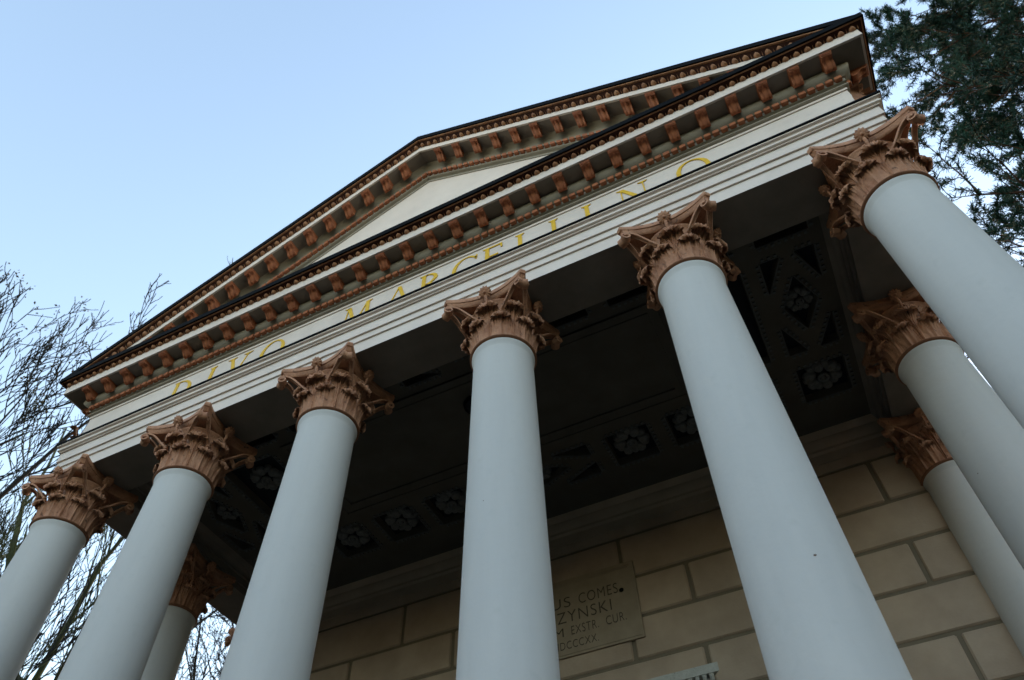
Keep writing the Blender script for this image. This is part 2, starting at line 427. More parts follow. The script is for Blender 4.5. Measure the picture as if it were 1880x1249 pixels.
GL = {
 'D': (.95, stem(.17) + arcseg(.25, .5, .65, .5, -PI/2, PI/2, TK, TN)),
 'I': (.34, stem(.17)),
 'V': (.95, diag(.14, 1, .47, 0, TK) + diag(.82, 1, .50, 0, TN) + ser(.14, 1, -1) + ser(.82, 1, -1)),
 'O': (1.0, arcseg(.5, .5, .5, .51, 0, 2*PI, TK, TN, 40)),
 'M': (1.15, diag(.12, 0, .2, 1, TN) + diag(.22, 1, .56, 0, TK) + diag(.92, 1, .56, 0, TN) + diag(1.0, 0, .94, 1, TK) + ser(.12, 0, 1) + ser(1.0, 0, 1) + ser(.16, 1, -1, .12) + ser(.99, 1, -1, .12)),
 'A': (.95, diag(.1, 0, .46, 1, TN) + diag(.82, 0, .48, 1, TK) + [[(.25, .33), (.7, .33), (.69, .385), (.26, .385)]] + ser(.1, 0, 1) + ser(.82, 0, 1)),
 'R': (.9, stem(.17) + arcseg(.25, .74, .42, .26, -PI/2, PI/2, TK, TN) + diag(.82, 0, .40, .49, TK)),
 'C': (.95, arcseg(.52, .5, .5, .51, .22*PI, 1.78*PI, TK, TN, 30) + [[(.80, .80), (.87, .72), (.90, .95), (.86, .95)]]),
 'E': (.75, stem(.17) + [[(.25, .95), (.68, .95), (.70, 1), (.25, 1)], [(.25, 0), (.72, 0), (.70, .055), (.25, .055)], [(.25, .5), (.55, .5), (.55, .55), (.25, .55)], [(.64, .80), (.70, .80), (.70, .95), (.62, .95)], [(.66, .055), (.70, .055), (.74, .2), (.69, .2)]]),
 'L': (.72, stem(.17) + [[(.25, 0), (.68, 0), (.67, .055), (.25, .055)], [(.62, .055), (.67, .055), (.72, .22), (.67, .22)]]),
 'N': (1.0, diag(.14, 0, .14, 1, TN) + diag(.16, 1, .82, 0, TK) + diag(.83, 0, .83, 1, TN) + ser(.14, 0, 1, .15) + ser(.83, 1, -1, .15) + ser(.12, 1, -1, .12)),
}
ZL, HL = 3.693, .212
WX = .80                                                         # glyph width factor
for ch, x0 in [('D', -1.862), ('I', -1.562), ('V', -1.402), ('O', -1.128), ('M', -.505), ('A', -.190), ('R', .045), ('C', .270), ('E', .475), ('L', .690), ('L', .905), ('I', 1.113), ('N', 1.330), ('O', 1.672)]:
    b = MB(); k = HL
    for i, q in enumerate(GL[ch][1]):
        y1 = -.1455 - .00022*(i % 5)
        b.extrude([(x0+px*k*WX*1.12, ZL+pz*k) for px, pz in q], lambda p, t: (p[0], t, p[1]), -.1395, y1)
    b.obj('letter', 'gold', frieze, True, smooth=0)

# ------------------------------------------------------------------ columns
RT, TK_ = .1512*S, .0134
HS = (2.9755 - ZF)*S                           # shaft top above floor
def rad_at(z): return RT + TK_*(HS - z)*1.0 - .004*math.sin(PI*min(1, max(0, (HS-z)/HS)))*0
def shaft_mesh():
    b = MB(); pr = [(RT+.016, HS-.001), (RT+.016, HS-.012), (RT+.010, HS-.028), (RT+.002, HS-.06)]
    for i in range(40):
        z = HS - .07 - (HS-.42)*i/39; pr.append((rad_at(z), z))
    rb = rad_at(.3); pr += [(rb+.012, .30), (rb+.02, .27)]
    b.lathe(pr, 96, flip=True); return b.mesh('shaft', 'shaft', smooth=40)
def base_mesh():
    b = MB(); rb = rad_at(.3)
    pr = [(rb+.02, .27), (rb+.03, .268), (rb+.03, .25)] + [(rb+.035+.035*math.sin(PI*i/8), .25-.05*i/8) for i in range(9)] + [(rb+.03, .195), (rb+.02, .18), (rb+.025, .15), (rb+.05, .14)] + [(rb+.06+.05*math.sin(PI*i/8), .14-.07*i/8) for i in range(9)] + [(rb+.05, .069)]
    b.lathe(pr, 64, flip=True); q = rb+.115; b.cbox((-q, -q, 0), (q, q, .07), .006)
    return b.mesh('base', 'shaft', smooth=40)

def leaf(b, ang, spine, halfw, lobes, seed, thick=.009):
    """acanthus leaf: spine of (r, z); grid s x t, scalloped edge, fanned veins, central rib"""
    rnd = random.Random(seed); NS, NT = 34, 25
    jit = rnd.uniform(-.006, .006); spine = [(r+jit*(i/len(spine)), z+rnd.uniform(-.004, .004)*(i > 0)) for i, (r, z) in enumerate(spine)]; ang += rnd.uniform(-.012, .012)
    sp = spline(spine, 60); ph = rnd.uniform(-.2, .2)
    def at(s):
        x = max(0, min(1, s))*(len(sp)-1); k = min(int(x), len(sp)-2); f = x-k
        p = (lerp(sp[k][0], sp[k+1][0], f), lerp(sp[k][1], sp[k+1][1], f)); d = (sp[k+1][0]-sp[k][0], sp[k+1][1]-sp[k][1])
        L = math.hypot(*d) or 1; return p, (d[0]/L, d[1]/L)
    front, back = [], []
    for i in range(NS+1):
        s = i/NS; fr_, bk = [], []
        for j in range(NT+1):
            t = 2*j/NT-1; at_ = abs(t)
            # outline
            wprof = halfw(s)
            lob = 1 + .17*(abs(math.sin(PI*lobes*s+.4))-.5)*(at_**3)*(1 if s > .12 else .2)
            se = s*(1 - .22*at_**2.2) + (.030*math.cos(5*PI*t)*s**6)
            (r, z), (dr, dz) = at(se)
            nr, nz = dz, -dr                     # outward normal of the spine
            # relief
            fan = at_*(2.2+1.6*s) - .9*s
            vein = .014*(abs(math.sin(PI*fan*1.35))-.5)*max(0, min(1, (s-.16)/.3))*min(1, 6*(1-at_)+.35)
            rib = .016*math.exp(-(t/.11)**2)*(1-.55*s)
            cup = -.024*at_**2*(1-s)*(.4+s) + .125*at_**2*max(0, s-.48)
            h = vein + rib + cup*(1-s*.3)
            wob = .004*math.sin(9*t+5*s+ph*9)
            R_ = r + nr*(h+wob); Z_ = z + nz*(h+wob)
            a = ang + t*wprof*lob/max(r, .2)
            fr_.append((R_*math.cos(a), R_*math.sin(a), Z_))
            R2 = R_ - nr*thick; Z2 = Z_ - nz*thick
            bk.append((R2*math.cos(a), R2*math.sin(a), Z2))
        front.append(fr_); back.append(bk)
    rows = [f + k[::-1] + [f[0]] for f, k in zip(front, back)]
    b.grid(rows)
    b.add(front[-1] + back[-1], [(j, j+1, NT+1+j+1, NT+1+j) for j in range(NT)])

def ribbon(b, pts, wdirs, w, th):
    """rectangular strap with raised rims along pts; wdirs = width direction (or one for all)"""
    pts = [Vector(p) for p in pts]; rows = []
    for i, p in enumerate(pts):
        t = (pts[min(i+1, len(pts)-1)]-pts[max(i-1, 0)]).normalized()
        wd = Vector(wdirs[i] if isinstance(wdirs, list) else wdirs); wd = (wd - t*wd.dot(t)).normalized(); nn = t.cross(wd)
        ww = w[i] if isinstance(w, list) else w
        rows.append([p+wd*ww*a+nn*th*c for a, c in ((-.5, -.5), (.5, -.5), (.5, .5), (.34, .62), (.26, .25), (-.26, .25), (-.34, .62), (-.5, .5), (-.5, -.5))])
    b.grid([[tuple(q) for q in r] for r in rows])
    for r in (rows[0], rows[-1]): b.add([tuple(q) for q in r[:-1]], [tuple(range(8))])

def abacus(b):
    HC = .662
    def outline(c, mid, ch, n=14):
        pts = []
        for k in range(4):
            a = k*PI/2; ca, sa = math.cos(a), math.sin(a); side = []
            # side facing +x rotated: from (c, -c+ch) to (c, c-ch) bowed inwards to mid
            for i in range(n+1):
                t = 2*i/n-1; y = t*(c-ch); x = mid + (c-mid)*abs(t)**2
                side.append((x*ca-y*sa, x*sa+y*ca))
            pts += side
        return pts
    c, mid = .418, .322
    lv = [(0.0, .562, -.052), (0.0, .572, -.036), (0, .580, -.034), (0, .596, -.020), (0, .606, -.018), (0, .610, -.008), (0, .632, -.002), (0, .636, -.004), (0, .640, -.006), (0, .659, -.006)]
    rings = [[(x, y, z) for x, y in outline(c+o, mid+o, .034)] for _, z, o in lv]
    rr = [r + [r[0]] for r in rings]
    b.grid(rr)
    b.add(rings[0], [tuple(range(len(rings[0])))[::-1]]); b.add(rings[-1], [tuple(range(len(rings[-1])))])

def capital_mesh():
    b = MB()
    # astragal ring and bell
    bell = [(RT+.004, .030), (RT+.006, .10), (RT+.010, .25), (RT+.006, .36), (RT+.004, .44), (RT+.014, .50), (RT+.034, .525), (RT+.040, .535), (RT+.040, .545), (RT+.03, .552), (RT-.02, .5615)]
    b.lathe(bell, 72, flip=True)
    r0 = RT
    # eight lower leaves between, eight upper leaves on faces and corners
    lw = lambda s: .030 + .062*math.sin(PI*min(1, .12+.80*s))**.8 if s < .82 else (.030+.062*math.sin(PI*(.12+.80*.82))**.8)*(1-.55*(s-.82)/.18)
    uw = lambda s: (.020 + .014*math.sin(PI*s) if s < .3 else .020+.014*math.sin(PI*.3)+.074*math.sin(PI*.5*min(1, (s-.3)/.42))) * (1 if s < .85 else 1-.45*(s-.85)/.15)
    for k in range(8):
        a = k*PI/4 + PI/8
        leaf(b, a, [(r0+.008, .030), (r0+.014, .10), (r0+.024, .170), (r0+.044, .238), (r0+.072, .264), (r0+.098, .256), (r0+.108, .230), (r0+.100, .210)], lw, 5, k)
    for k in range(8):
        a = k*PI/4; ex = .004 if k % 2 else 0
        leaf(b, a, [(r0+.010, .030), (r0+.016, .14), (r0+.022, .25), (r0+.032, .345), (r0+.054+ex, .400), (r0+.088+ex, .420), (r0+.116+ex, .406), (r0+.126+ex, .376), (r0+.120+ex, .352)], uw, 6, 20+k)
    # caulicoli, volutes at the corners, small inner helices
    for k in range(8):
        a = k*PI/4 + PI/8; P = lambda r, aa, z: (r*math.cos(aa), r*math.sin(aa), z)
        b.tube([P(r0+.014, a, .20), P(r0+.026, a, .27), P(r0+.036, a, .315)], [.012, .016, .022], 8)
        bm = bmesh.new(); bmesh.ops.create_uvsphere(bm, u_segments=10, v_segments=7, radius=.026)
        b.bm(bm, Matrix.Translation(P(r0+.042, a, .330)) @ Matrix.Diagonal((1, 1, .7, 1)))
        corner = PI/4 + (k//2)*PI/2; sg = 1 if a < corner else -1
        st = Vector(P(r0+.040, a, .338)); en = Vector(P(.520, corner - sg*.055, .530))
        hd = (en-st); hd.z = 0; hd.normalize(); zz = Vector((0, 0, 1)); side = hd.cross(zz)
        path = []
        for i in range(12):
            t = i/11; path.append(st.lerp(en, t) + zz*(.030*math.sin(PI*t) - .012*math.sin(2*PI*t)))
        cen = en - zz*.044 ; rr = .044; wl = [lerp(.030, .050, i/11) for i in range(12)]
        for i in range(1, 27):
            th = PI/2 - i/26*2.6*PI; q = rr*(1-.72*i/26)
            path.append(cen + hd*(q*math.cos(th)) + zz*(q*math.sin(th))); wl.append(.050+.012*i/26)
        ribbon(b, path, tuple(side), wl, .017)
        bm = bmesh.new(); bmesh.ops.create_cone(bm, cap_ends=True, segments=20, radius1=.034, radius2=.034, depth=.030)
        b.bm(bm, Matrix.Translation(cen) @ side.to_track_quat('Z', 'Y').to_matrix().to_4x4())
        bm = bmesh.new(); bmesh.ops.create_uvsphere(bm, u_segments=8, v_segments=6, radius=.014)
        b.bm(bm, Matrix.Translation(cen + side*sg*.026))
        # inner helix towards the middle of the face
        mid = corner - sg*PI/4; st2 = Vector(P(r0+.040, a, .340)); en2 = Vector(P(r0+.058, mid + sg*.10, .505))
        hd2 = en2-st2; hd2.z = 0; hd2.normalize(); side2 = hd2.cross(zz); path = []
        for i in range(8):
            t = i/7; path.append(st2.lerp(en2, t)+zz*(.020*math.sin(PI*t)))
        c2 = en2 - zz*.020
        for i in range(1, 17):
            th = PI/2 - i/16*2.2*PI; q = .020*(1-.65*i/16); path.append(c2+hd2*(q*math.cos(th))+zz*(q*math.sin(th)))
        ribbon(b, path, tuple(side2), .022, .010)
    abacus(b)
    # fleuron on each face of the abacus, on a short stalk
    for k in range(4):
        a = k*PI/2; d = Vector((math.cos(a), math.sin(a), 0)); s_ = Vector((-math.sin(a), math.cos(a), 0)); zz = Vector((0, 0, 1))
        d2 = (d*.80 - zz*.60).normalized(); z2 = s_.cross(d2)*-1
        if z2.z < 0: z2 = -z2
        c = d*.362 + zz*.598
        b.tube([d*(r0+.05)+zz*.44, d*.345+zz*.52, d*.342+zz*.59], [.010, .014, .016], 8)
        rows = []
        for i in range(5):
            u = i/4; row = []
            for j in range(49):
                th = 2*PI*j/48; rr = (.058*(1+.14*math.cos(12*th)*(u > .5)))*u
                hgt = .014*math.sin(PI*u*.9) + .012*(1-u)**2
                row.append(tuple(c + s_*(rr*math.cos(th)) + z2*(rr*math.sin(th)) + d2*hgt))
            rows.append(row)
        b.grid(rows)
        rows = [[tuple(c + s_*(rr*math.cos(2*PI*j/24)) + z2*(rr*math.sin(2*PI*j/24)) + d2*o) for j in range(25)] for rr, o in ((.056, 0), (.046, -.024), (.02, -.03))]
        b.grid(rows)
        bm = bmesh.new(); bmesh.ops.create_uvsphere(bm, u_segments=10, v_segments=6, radius=.017); b.bm(bm, Matrix.Translation(c+d2*.014))
    return b.mesh('capital', 'capital', smooth=45)

def astragal_mesh():
    b = MB(); b.lathe([(RT+.013, .0005)] + [(RT+.013+.022*math.sin(PI*i/10), .0005+.036*(i/10)) for i in range(1, 10)] + [(RT+.006, .038)], 72, flip=True)
    return b.mesh('astragal', 'astragal', smooth=40)
AS = astragal_mesh()
SH, CP, BS = shaft_mesh(), capital_mesh(), base_mesh()
for (x, y) in [(x, 0) for x in XC] + [(2.5, Y1), (-2.5, Y1), (2.5, Y2), (-2.5, Y2)]:
    c = link('column', SH, chapel, UW((x, y, ZF)))
    k = link('capital', CP, c, (0, 0, HS)); k.rotation_euler = (0, 0, PI/2*((int(x*7+20)+int(y*3)) % 4)); link('base', BS, c); link('astragal', AS, c, (0, 0, HS))
def chip(px, py, pz, rx, cx, cy):
    # a flake of bare render on a shaft surface: outline of a small ragged polygon wrapped on the cylinder
    zz = (pz-ZF)*S; r = rad_at(zz)+.0012; a0 = math.atan2(py-cy, px-cx); rnd = random.Random(3)
    n = 7; pts = []
    for i in range(n):
        th = 2*PI*i/n; q = rx*rnd.uniform(.5, 1.1); pts.append((a0+q*math.cos(th)/r, pz*S+1.6+q*.8*math.sin(th)))
    chips = MB(); chips.add([(cx*S+r*math.cos(a), cy*S+r*math.sin(a), z) for a, z in pts], [tuple(range(n))])
    chips.obj('paint_chip', 'chip', chapel, smooth=0)
chip(1.534+.07, -.17, 1.33, .011, 1.534, 0); chip(2.5-.15, 1.0-.1, 2.2, .008, 2.5, Y1); chip(.535-.02, -.2, 1.95, .006, .535, 0)

# ------------------------------------------------------------------ frieze corner acanthus scrolls (relief of the side friezes)
def sprig():
    b = MB(); rnd = random.Random(5)
    # leaf hugging the corner: fan of ribs curling outwards at the top
    for k in range(5):
        a = -1.15 + k*.55; L = .125*S*(1-.13*abs(k-2)); P = []
        for i in range(11):
            s = i/10; row = []
            for j in range(9):
                t = j/4-1; w = .030*S*math.sin(PI*(.18+.72*s))*(1+.12*math.sin(9*s))
                out = .012*S + .055*S*s**2.4 + .006*S*(1-t*t) - .003*S*abs(math.sin(4*PI*t))
                zz = L*s - .03*S*max(0, s-.72)*3*1.1
                u = math.sin(a)*L*s*.55 + t*w*math.cos(a*.3)
                row.append((u, -out, zz))
            P.append(row)
        b.grid(P)
    sp = []
    for i in range(40):
        th = i/39*3.2*PI; q = .045*S*(1-.8*i/39); sp.append((.09*S+q*math.cos(th+PI), -.02*S, .10*S+q*math.sin(th+PI)))
    b.tube([(0, -.015*S, .02*S), (.03*S, -.02*S, .06*S)] + sp, .010*S, 6)
    return b.mesh('acanthus_scroll', 'capital', smooth=45)
SPG = sprig()
for sg in (-1, 1):
    o = link('acanthus_scroll', SPG, frieze, UW((sg*2.632, -.135, 3.70))); o.rotation_euler = (0, 0, sg*PI/4); o.scale = (sg*1.15, 1.15, 1.3)
    for i in range(4):
        o = link('acanthus_scroll', SPG, frieze, UW((sg*2.64, .12+.34*i, 3.70))); o.rotation_euler = (0, 0, sg*PI/2); o.scale = (sg*1.6, 1.0, 1.35)

# ------------------------------------------------------------------ portico ceiling with coffers
def curve_plate(name, outer, holes, z, ext, m, parent):
    cu = bpy.data.curves.new(name, 'CURVE'); cu.dimensions = '2D'; cu.fill_mode = 'BOTH'; cu.extrude = ext
    for poly in [outer] + holes:
        sp_ = cu.splines.new('POLY'); sp_.points.add(len(poly)-1)
        for q, p in zip(sp_.points, poly): q.co = (p[0]*S, p[1]*S, 0, 1)
        sp_.use_cyclic_u = True
    tmp = bpy.data.objects.new(name, cu); COL.objects.link(tmp)
    dg = bpy.context.evaluated_depsgraph_get(); me = bpy.data.meshes.new_from_object(tmp.evaluated_get(dg))
    bpy.data.objects.remove(tmp); bpy.data.curves.remove(cu)
    me.materials.clear(); me.materials.append(M[m]); me.name = name
    for v in me.vertices: v.co.z += 1.6+z*S
    return link(name, me, parent)
ZCE = 3.55
def rect(cx, cy, hx, hy): return [(cx-hx, cy-hy), (cx+hx, cy-hy), (cx+hx, cy+hy), (cx-hx, cy+hy)]
holes, trims, roses = [], [], []
BX = [-2.06, -1.42, -1.005, -.585, .785, 1.205, 1.625, 2.062]
for x in BX:
    for y in (1.447, .175):
        holes.append(rect(x, y, .143, .147)); roses.append((x, y, .125))
def dpanel(cx, cy, hx, hy, tall):
    out = []
    if tall:
        out.append([(cx, cy-hy*.56), (cx+hx*.64, cy), (cx, cy+hy*.56), (cx-hx*.64, cy)])
    else:
        out.append([(cx-hx*.56, cy), (cx, cy-hy*.64), (cx+hx*.56, cy), (cx, cy+hy*.64)])
    for sx in (-1, 1):
        for sy in (-1, 1):
            X, Y = cx+sx*hx, cy+sy*hy
            out.append([(X, Y), (X-sx*hx*.72, Y), (X, Y-sy*hy*.62)] if tall else [(X, Y), (X-sx*hx*.62, Y), (X, Y-sy*hy*.72)])
    return out
for (cx, cy, hx, hy, tall) in [(2.06, .80, .148, .365, True), (-2.06, .80, .148, .365, True), (.105, 1.447, .40, .147, False), (.105, .175, .40, .147, False)]:
    hs = dpanel(cx, cy, hx, hy, tall); holes += hs; roses.append((cx, cy, .085))
for sx in (-1, 1):
    holes.append(rect(sx*1.60, .80, .195, .355)); roses += [(sx*1.60, .64, .12), (sx*1.60, .96, .12)]
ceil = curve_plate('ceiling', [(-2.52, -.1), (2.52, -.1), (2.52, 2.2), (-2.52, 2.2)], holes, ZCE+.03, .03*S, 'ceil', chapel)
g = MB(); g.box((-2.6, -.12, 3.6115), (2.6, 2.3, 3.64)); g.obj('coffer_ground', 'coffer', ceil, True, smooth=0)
tr = MB()
for poly in holes:
    n = len(poly); cxm = sum(p[0] for p in poly)/n; cym = sum(p[1] for p in poly)/n
    for i in range(n):
        a = Vector(poly[i]); c = Vector(poly[(i+1) % n]); L = (c-a).length; t = (c-a)/L; nn = Vector((-t.y, t.x))
        if nn.dot(a-Vector((cxm, cym))) < 0: nn = -nn
        cnt = max(2, int(L/.034)); p0 = a+nn*.003; p1 = c+nn*.003
        tr.extrude([tuple(p0), tuple(p1), tuple(p1+nn*.006), tuple(p0+nn*.006)], lambda p, z: (p[0], p[1], z), ZCE-.006, ZCE+.002)
        for j in range(cnt):
            m0 = a+t*(L*(j+.3)/cnt)+nn*.012; m1 = a+t*(L*(j+.75)/cnt)+nn*.012
            tr.extrude([tuple(m0), tuple(m1), tuple(m1+nn*.016), tuple(m0+nn*.016)], lambda p, z: (p[0], p[1], z), ZCE-.008, ZCE+.002)
tr.obj('coffer_trim', 'trim', ceil, True, smooth=0)
def rosette_mesh():
    b = MB()
    for layer, (n, rc, pr, dz, off) in enumerate([(6, .66, .31, .12, 0), (6, .74, .24, .0, PI/6)]):
        for k in range(n):
            a = 2*PI*k/n+off; P = []
            for i in range(10):
                u = i/9; row = []
                for j in range(17):
                    th = 2*PI*j/16; q = pr*u*(1+.10*math.cos(2*th))
                    x = rc+q*math.cos(th)*1.05; y = q*math.sin(th)*.98
                    if x > rc+.2*pr: x -= .10*pr*math.exp(-(y/(.22*pr))**2)
                    h = -(dz+.34*math.sqrt(max(0, 1-u*u))*(1-.55*math.exp(-(u/.55)**2)) + .05*math.exp(-(y/.04)**2)*(1-u))
                    row.append((x*math.cos(a)-y*math.sin(a), x*math.sin(a)+y*math.cos(a), h))
                P.append(row)
            b.grid(P)
    P = []
    for i in range(12):
        th = 2*PI*i/11; P.append([((.23+.07*math.cos(th))*math.cos(2*PI*j/24), (.23+.07*math.cos(th))*math.sin(2*PI*j/24), -.36-.09*math.sin(th)) for j in range(25)])
    b.grid(P)
    bm = bmesh.new(); bmesh.ops.create_uvsphere(bm, u_segments=12, v_segments=8, radius=.15); b.bm(bm, Matrix.Translation((0, 0, -.36)))
    return b.mesh('rosette', 'rosette', smooth=50)
RS = rosette_mesh()
for i, (x, y, r) in enumerate(roses):
    o = link('rosette', RS, ceil, UW((x, y, 3.607))); o.scale = (r*S, r*S, .11*S); o.rotation_euler = (0, 0, .4*i)
fm = MB()
for (d0, d1, z) in ((0, .028, ZCE-.016), (.028, .06, ZCE-.008), (.06, .1, ZCE-.014)):
    x1, ya, yb_ = 1.30, .40, 1.192
    for (a, b_) in (((-x1+d0, ya+d0), (x1-d0, ya+d1)), ((-x1+d0, yb_-d1), (x1-d0, yb_-d0)), ((-x1+d0, ya+d1), (-x1+d1, yb_-d1)), ((x1-d1, ya+d1), (x1-d0, yb_-d1))):
        fm.box((*a, z), (*b_, ZCE+.002))
fm.obj('panel_moulding', 'ceil', ceil, True, smooth=0)

lamp = empty('ceiling_lamp', UW((.03, .64, ZCE)))
tag(lamp, 'dark round lamp on the portico ceiling, half hidden by the third column from the right', 'lamp')
b = MB(); b.lathe([(.0, -.001), (.10, -.001), (.125, -.012), (.135, -.035), (.13, -.06), (.115, -.07), (.105, -.06)], 40); b.obj('housing', 'metal', lamp)
b = MB(); b.lathe([(.105, -.058), (.08, -.07), (.04, -.076), (.001, -.078)], 40); b.obj('glass', 'coffer', lamp)

# ------------------------------------------------------------------ cella wall, blocks, plaque, door
wb = MB()
courses = [(3.272, 2.945, .433)] + [(2.945-.2825*k, 2.945-.2825*(k+1), (.011 if k % 2 == 0 else .433)) for k in range(12)]
J = .0125
for (z1, z0, ph) in courses:
    if z1 < ZF: break
    x = ph - .844*4
    while x < 2.5:
        a, c = max(x, -2.42), min(x+.844, 2.42)
        if c - a > .05:
            wb.cbox((a+J, Y2, max(z0, ZF)+J*.9), (c-J, Y2+.03, z1-J*.9), .009)
        x += .844
wall = wb.obj('front_wall', 'wall', chapel, True, smooth=0)
g = MB(); g.box((-2.45, Y2+.012, ZF), (2.45, Y2+.10, 3.30)); g.obj('joint_mortar', 'joint', wall, True, smooth=0)
g = MB(); pf = [(0, 3.275), (.012, 3.275), (.012, 3.345), (.022, 3.345), (.022, 3.415), (.034, 3.43), (.034, 3.45), (.05, 3.47), (.062, 3.50), (.062, 3.515), (.085, 3.535), (.10, 3.552), (0, 3.553)]
g.extrude([(d, z) for d, z in pf], lambda p, t: (t, Y2-p[0]+.008, p[1]), -2.40, 2.40); g.obj('wall_cornice', 'wall', wall, True)
g = MB()
for sg in (-1, 1):
    a, c = sorted((sg*2.42, sg*2.5)); g.box((a, Y2+.10, ZF), (c, YB-.02, 3.40))
g.obj('side_wall', 'wall', chapel, True, smooth=0)

plaque = empty('inscribed_plaque', UW((0, Y2, 2.786)))
tag(plaque, 'framed sandstone plaque with dark Latin inscription high on the shaded wall', 'plaque')
g = MB()
x1, za, zb = .515, 2.513-2.786, 3.062-2.786
def pf_ring(d0, d1, y):
    for a, c in (((-x1+d0, za+d0), (x1-d0, za+d1)), ((-x1+d0, zb-d1), (x1-d0, zb-d0)), ((-x1+d0, za+d1), (-x1+d1, zb-d1)), ((x1-d1, za+d1), (x1-d0, zb-d1))):
        g.box((a[0], y, a[1]), (c[0], .004, c[1]))
pf_ring(0, .016, -.012); pf_ring(.016, .028, -.016); pf_ring(.028, .037, -.012)
g.v = [tuple(q*S for q in v) for v in g.v]; g.obj('frame', 'plaque', plaque, smooth=0)
g = MB(); g.box((-x1+.036, -.008, za+.036), (x1-.036, .004, zb-.036)); g.v = [tuple(q*S for q in v) for v in g.v]
slab = g.obj('tablet', 'plaque', plaque, smooth=0)
def text_mesh(body, size, name):
    cu = bpy.data.curves.new(name, 'FONT'); cu.body = body; cu.size = 1; cu.extrude = .012; cu.space_character = 1.12; cu.offset = -.012
    tmp = bpy.data.objects.new(name, cu); COL.objects.link(tmp); dg = bpy.context.evaluated_depsgraph_get()
    me = bpy.data.meshes.new_from_object(tmp.evaluated_get(dg)); bpy.data.objects.remove(tmp); bpy.data.curves.remove(cu)
    me.materials.clear(); me.materials.append(M['ink']); return me
def word(body, xl, xr, z, cap):
    me = text_mesh(body, cap, 'inscription_word'); dot = body.endswith('.')
    xs = [v.co.x for v in me.vertices]; ys = [v.co.y for v in me.vertices]; k = cap*S/max(ys)
    kx = (xr-xl)*S/(max(xs)-min(xs)); mx = min(xs)
    for v in me.vertices: v.co = ((v.co.x-mx)*kx, -v.co.z*.12, v.co.y*k)
    link('inscription_word', me, slab, (xl*S, -.0095*S, (z-2.786)*S))
for a in [('US', -.085, .055, 2.857, .074), ('COMES', .115, .388, 2.857, .074), ('ZYNSKI', -.045, .332, 2.748, .080), ('M', -.075, -.010, 2.655, .060), ('EXSTR.', .045, .232, 2.655, .060), ('CUR.', .283, .418, 2.655, .060), ('MDCCCXX.', -.085, .222, 2.567, .052)]: word(*a)
b = MB(); b.lathe([(.0005, .003), (.024, .003), (.027, .001), (.027, -.004)], 20); b.v = [(x, -z, y) for x, y, z in b.v]
b.obj('fixing_hole', 'metal', slab, loc=(.412*S, -.0082*S, (2.868-2.786)*S))

# door with its cornice on the wall below the plaque
dr = MB(); dr.box((-.55, Y2-.02, ZF), (.55, Y2+.006, 1.78)); door = dr.obj('door', 'door', chapel, True, smooth=0)
dc = MB()
for sg in (-1, 1):
    a, c = sorted((sg*.55, sg*.72)); dc.cbox((a, Y2-.06, ZF), (c, Y2+.004, 1.78), .006)
dc.cbox((-.74, Y2-.064, 1.782), (.74, Y2+.004, 1.95), .006)
P = [(.064, 1.952), (.075, 1.99), (.10, 2.02), (.13, 2.06), (.125, 2.066), (.125, 2.116), (.165, 2.118), (.165, 2.168), (0, 2.17)]
dc.extrude([(0, 1.952)] + P, lambda p, t: (t*(.762+p[0]), Y2-p[0]+.004, p[1]), -1, 1)
dcase = dc.obj('doorcase', 'doorcase', door, True)
lf = MB()
for i in range(45):
    x = -.88 + .04*i; lf.add([(x-.013, Y2-.158, 2.116), (x+.013, Y2-.158, 2.116), (x+.011, Y2-.158, 2.085), (x, Y2-.166, 2.066), (x-.011, Y2-.158, 2.085), (x, Y2-.176, 2.094)], [(0, 5, 4), (0, 1, 5), (1, 2, 5), (5, 2, 3), (5, 3, 4)])
lf.obj('leaf_moulding', 'doorcase', dcase, True, smooth=0)

# podium, floor and steps
g = MB(); zg = -1.6/S
g.box((-2.95, -.50, zg-.02), (2.95, YB, ZF-.002)); pod = g.obj('podium', 'floor', chapel, True, smooth=0)
g = MB(); n = 6
for i in range(1, n):
    z1 = ZF-.002 + (zg-ZF)*i/n; g.box((-2.2, -.50-.17*i, zg-.02), (2.2, -.50-.17*(i-1)-.0005, z1))
g.obj('steps', 'floor', pod, True, smooth=0)

# ------------------------------------------------------------------ trees
def branchy(b, p, d, L, r, depth, rnd, up=.25, spread=.6, kids=5, tips=None, minr=.006, segs=6, sides=(7, 6, 5, 4, 3, 3)):
    """one limb and, recursively, its twigs"""
    pts = [Vector(p)]; d = Vector(d).normalized(); rr = [r]; q = Vector(p)
    for i in range(segs):
        d = (d + Vector((rnd.gauss(0, .11), rnd.gauss(0, .11), rnd.gauss(0, .11) + up*.14))).normalized()
        q = q + d*(L/segs); pts.append(q.copy()); rr.append(max(minr*.7, r*(1-.72*(i+1)/segs)))
    b.tube(pts, rr, sides[min(len(sides)-1, 5-depth if depth <= 5 else 0)], cap=False)
    if tips is not None and depth <= 1: tips.append((q.copy(), d.copy()))
    if depth <= 0: return
    for k in range(kids):
        t = .22 + .78*(k+rnd.random()*.8)/kids; t = min(t, .98); x = t*segs; i = min(int(x), segs-1); f = x-i
        base = pts[i].lerp(pts[i+1], f); dd = (pts[i+1]-pts[i]).normalized()
        az = rnd.uniform(0, 2*PI); o = dd.orthogonal().normalized(); o = Quaternion(dd, az) @ o
        nd = (dd*(1-spread*.35) + o*spread*rnd.uniform(.7, 1.2) + Vector((0, 0, up*.5))).normalized()
        nr = max(minr, lerp(r, r*.3, t)*rnd.uniform(.42, .62))
        branchy(b, base, nd, L*rnd.uniform(.42, .66)*(1.15-.45*t), nr, depth-1, rnd, up, spread, kids, tips, minr, max(3, segs-1), sides)

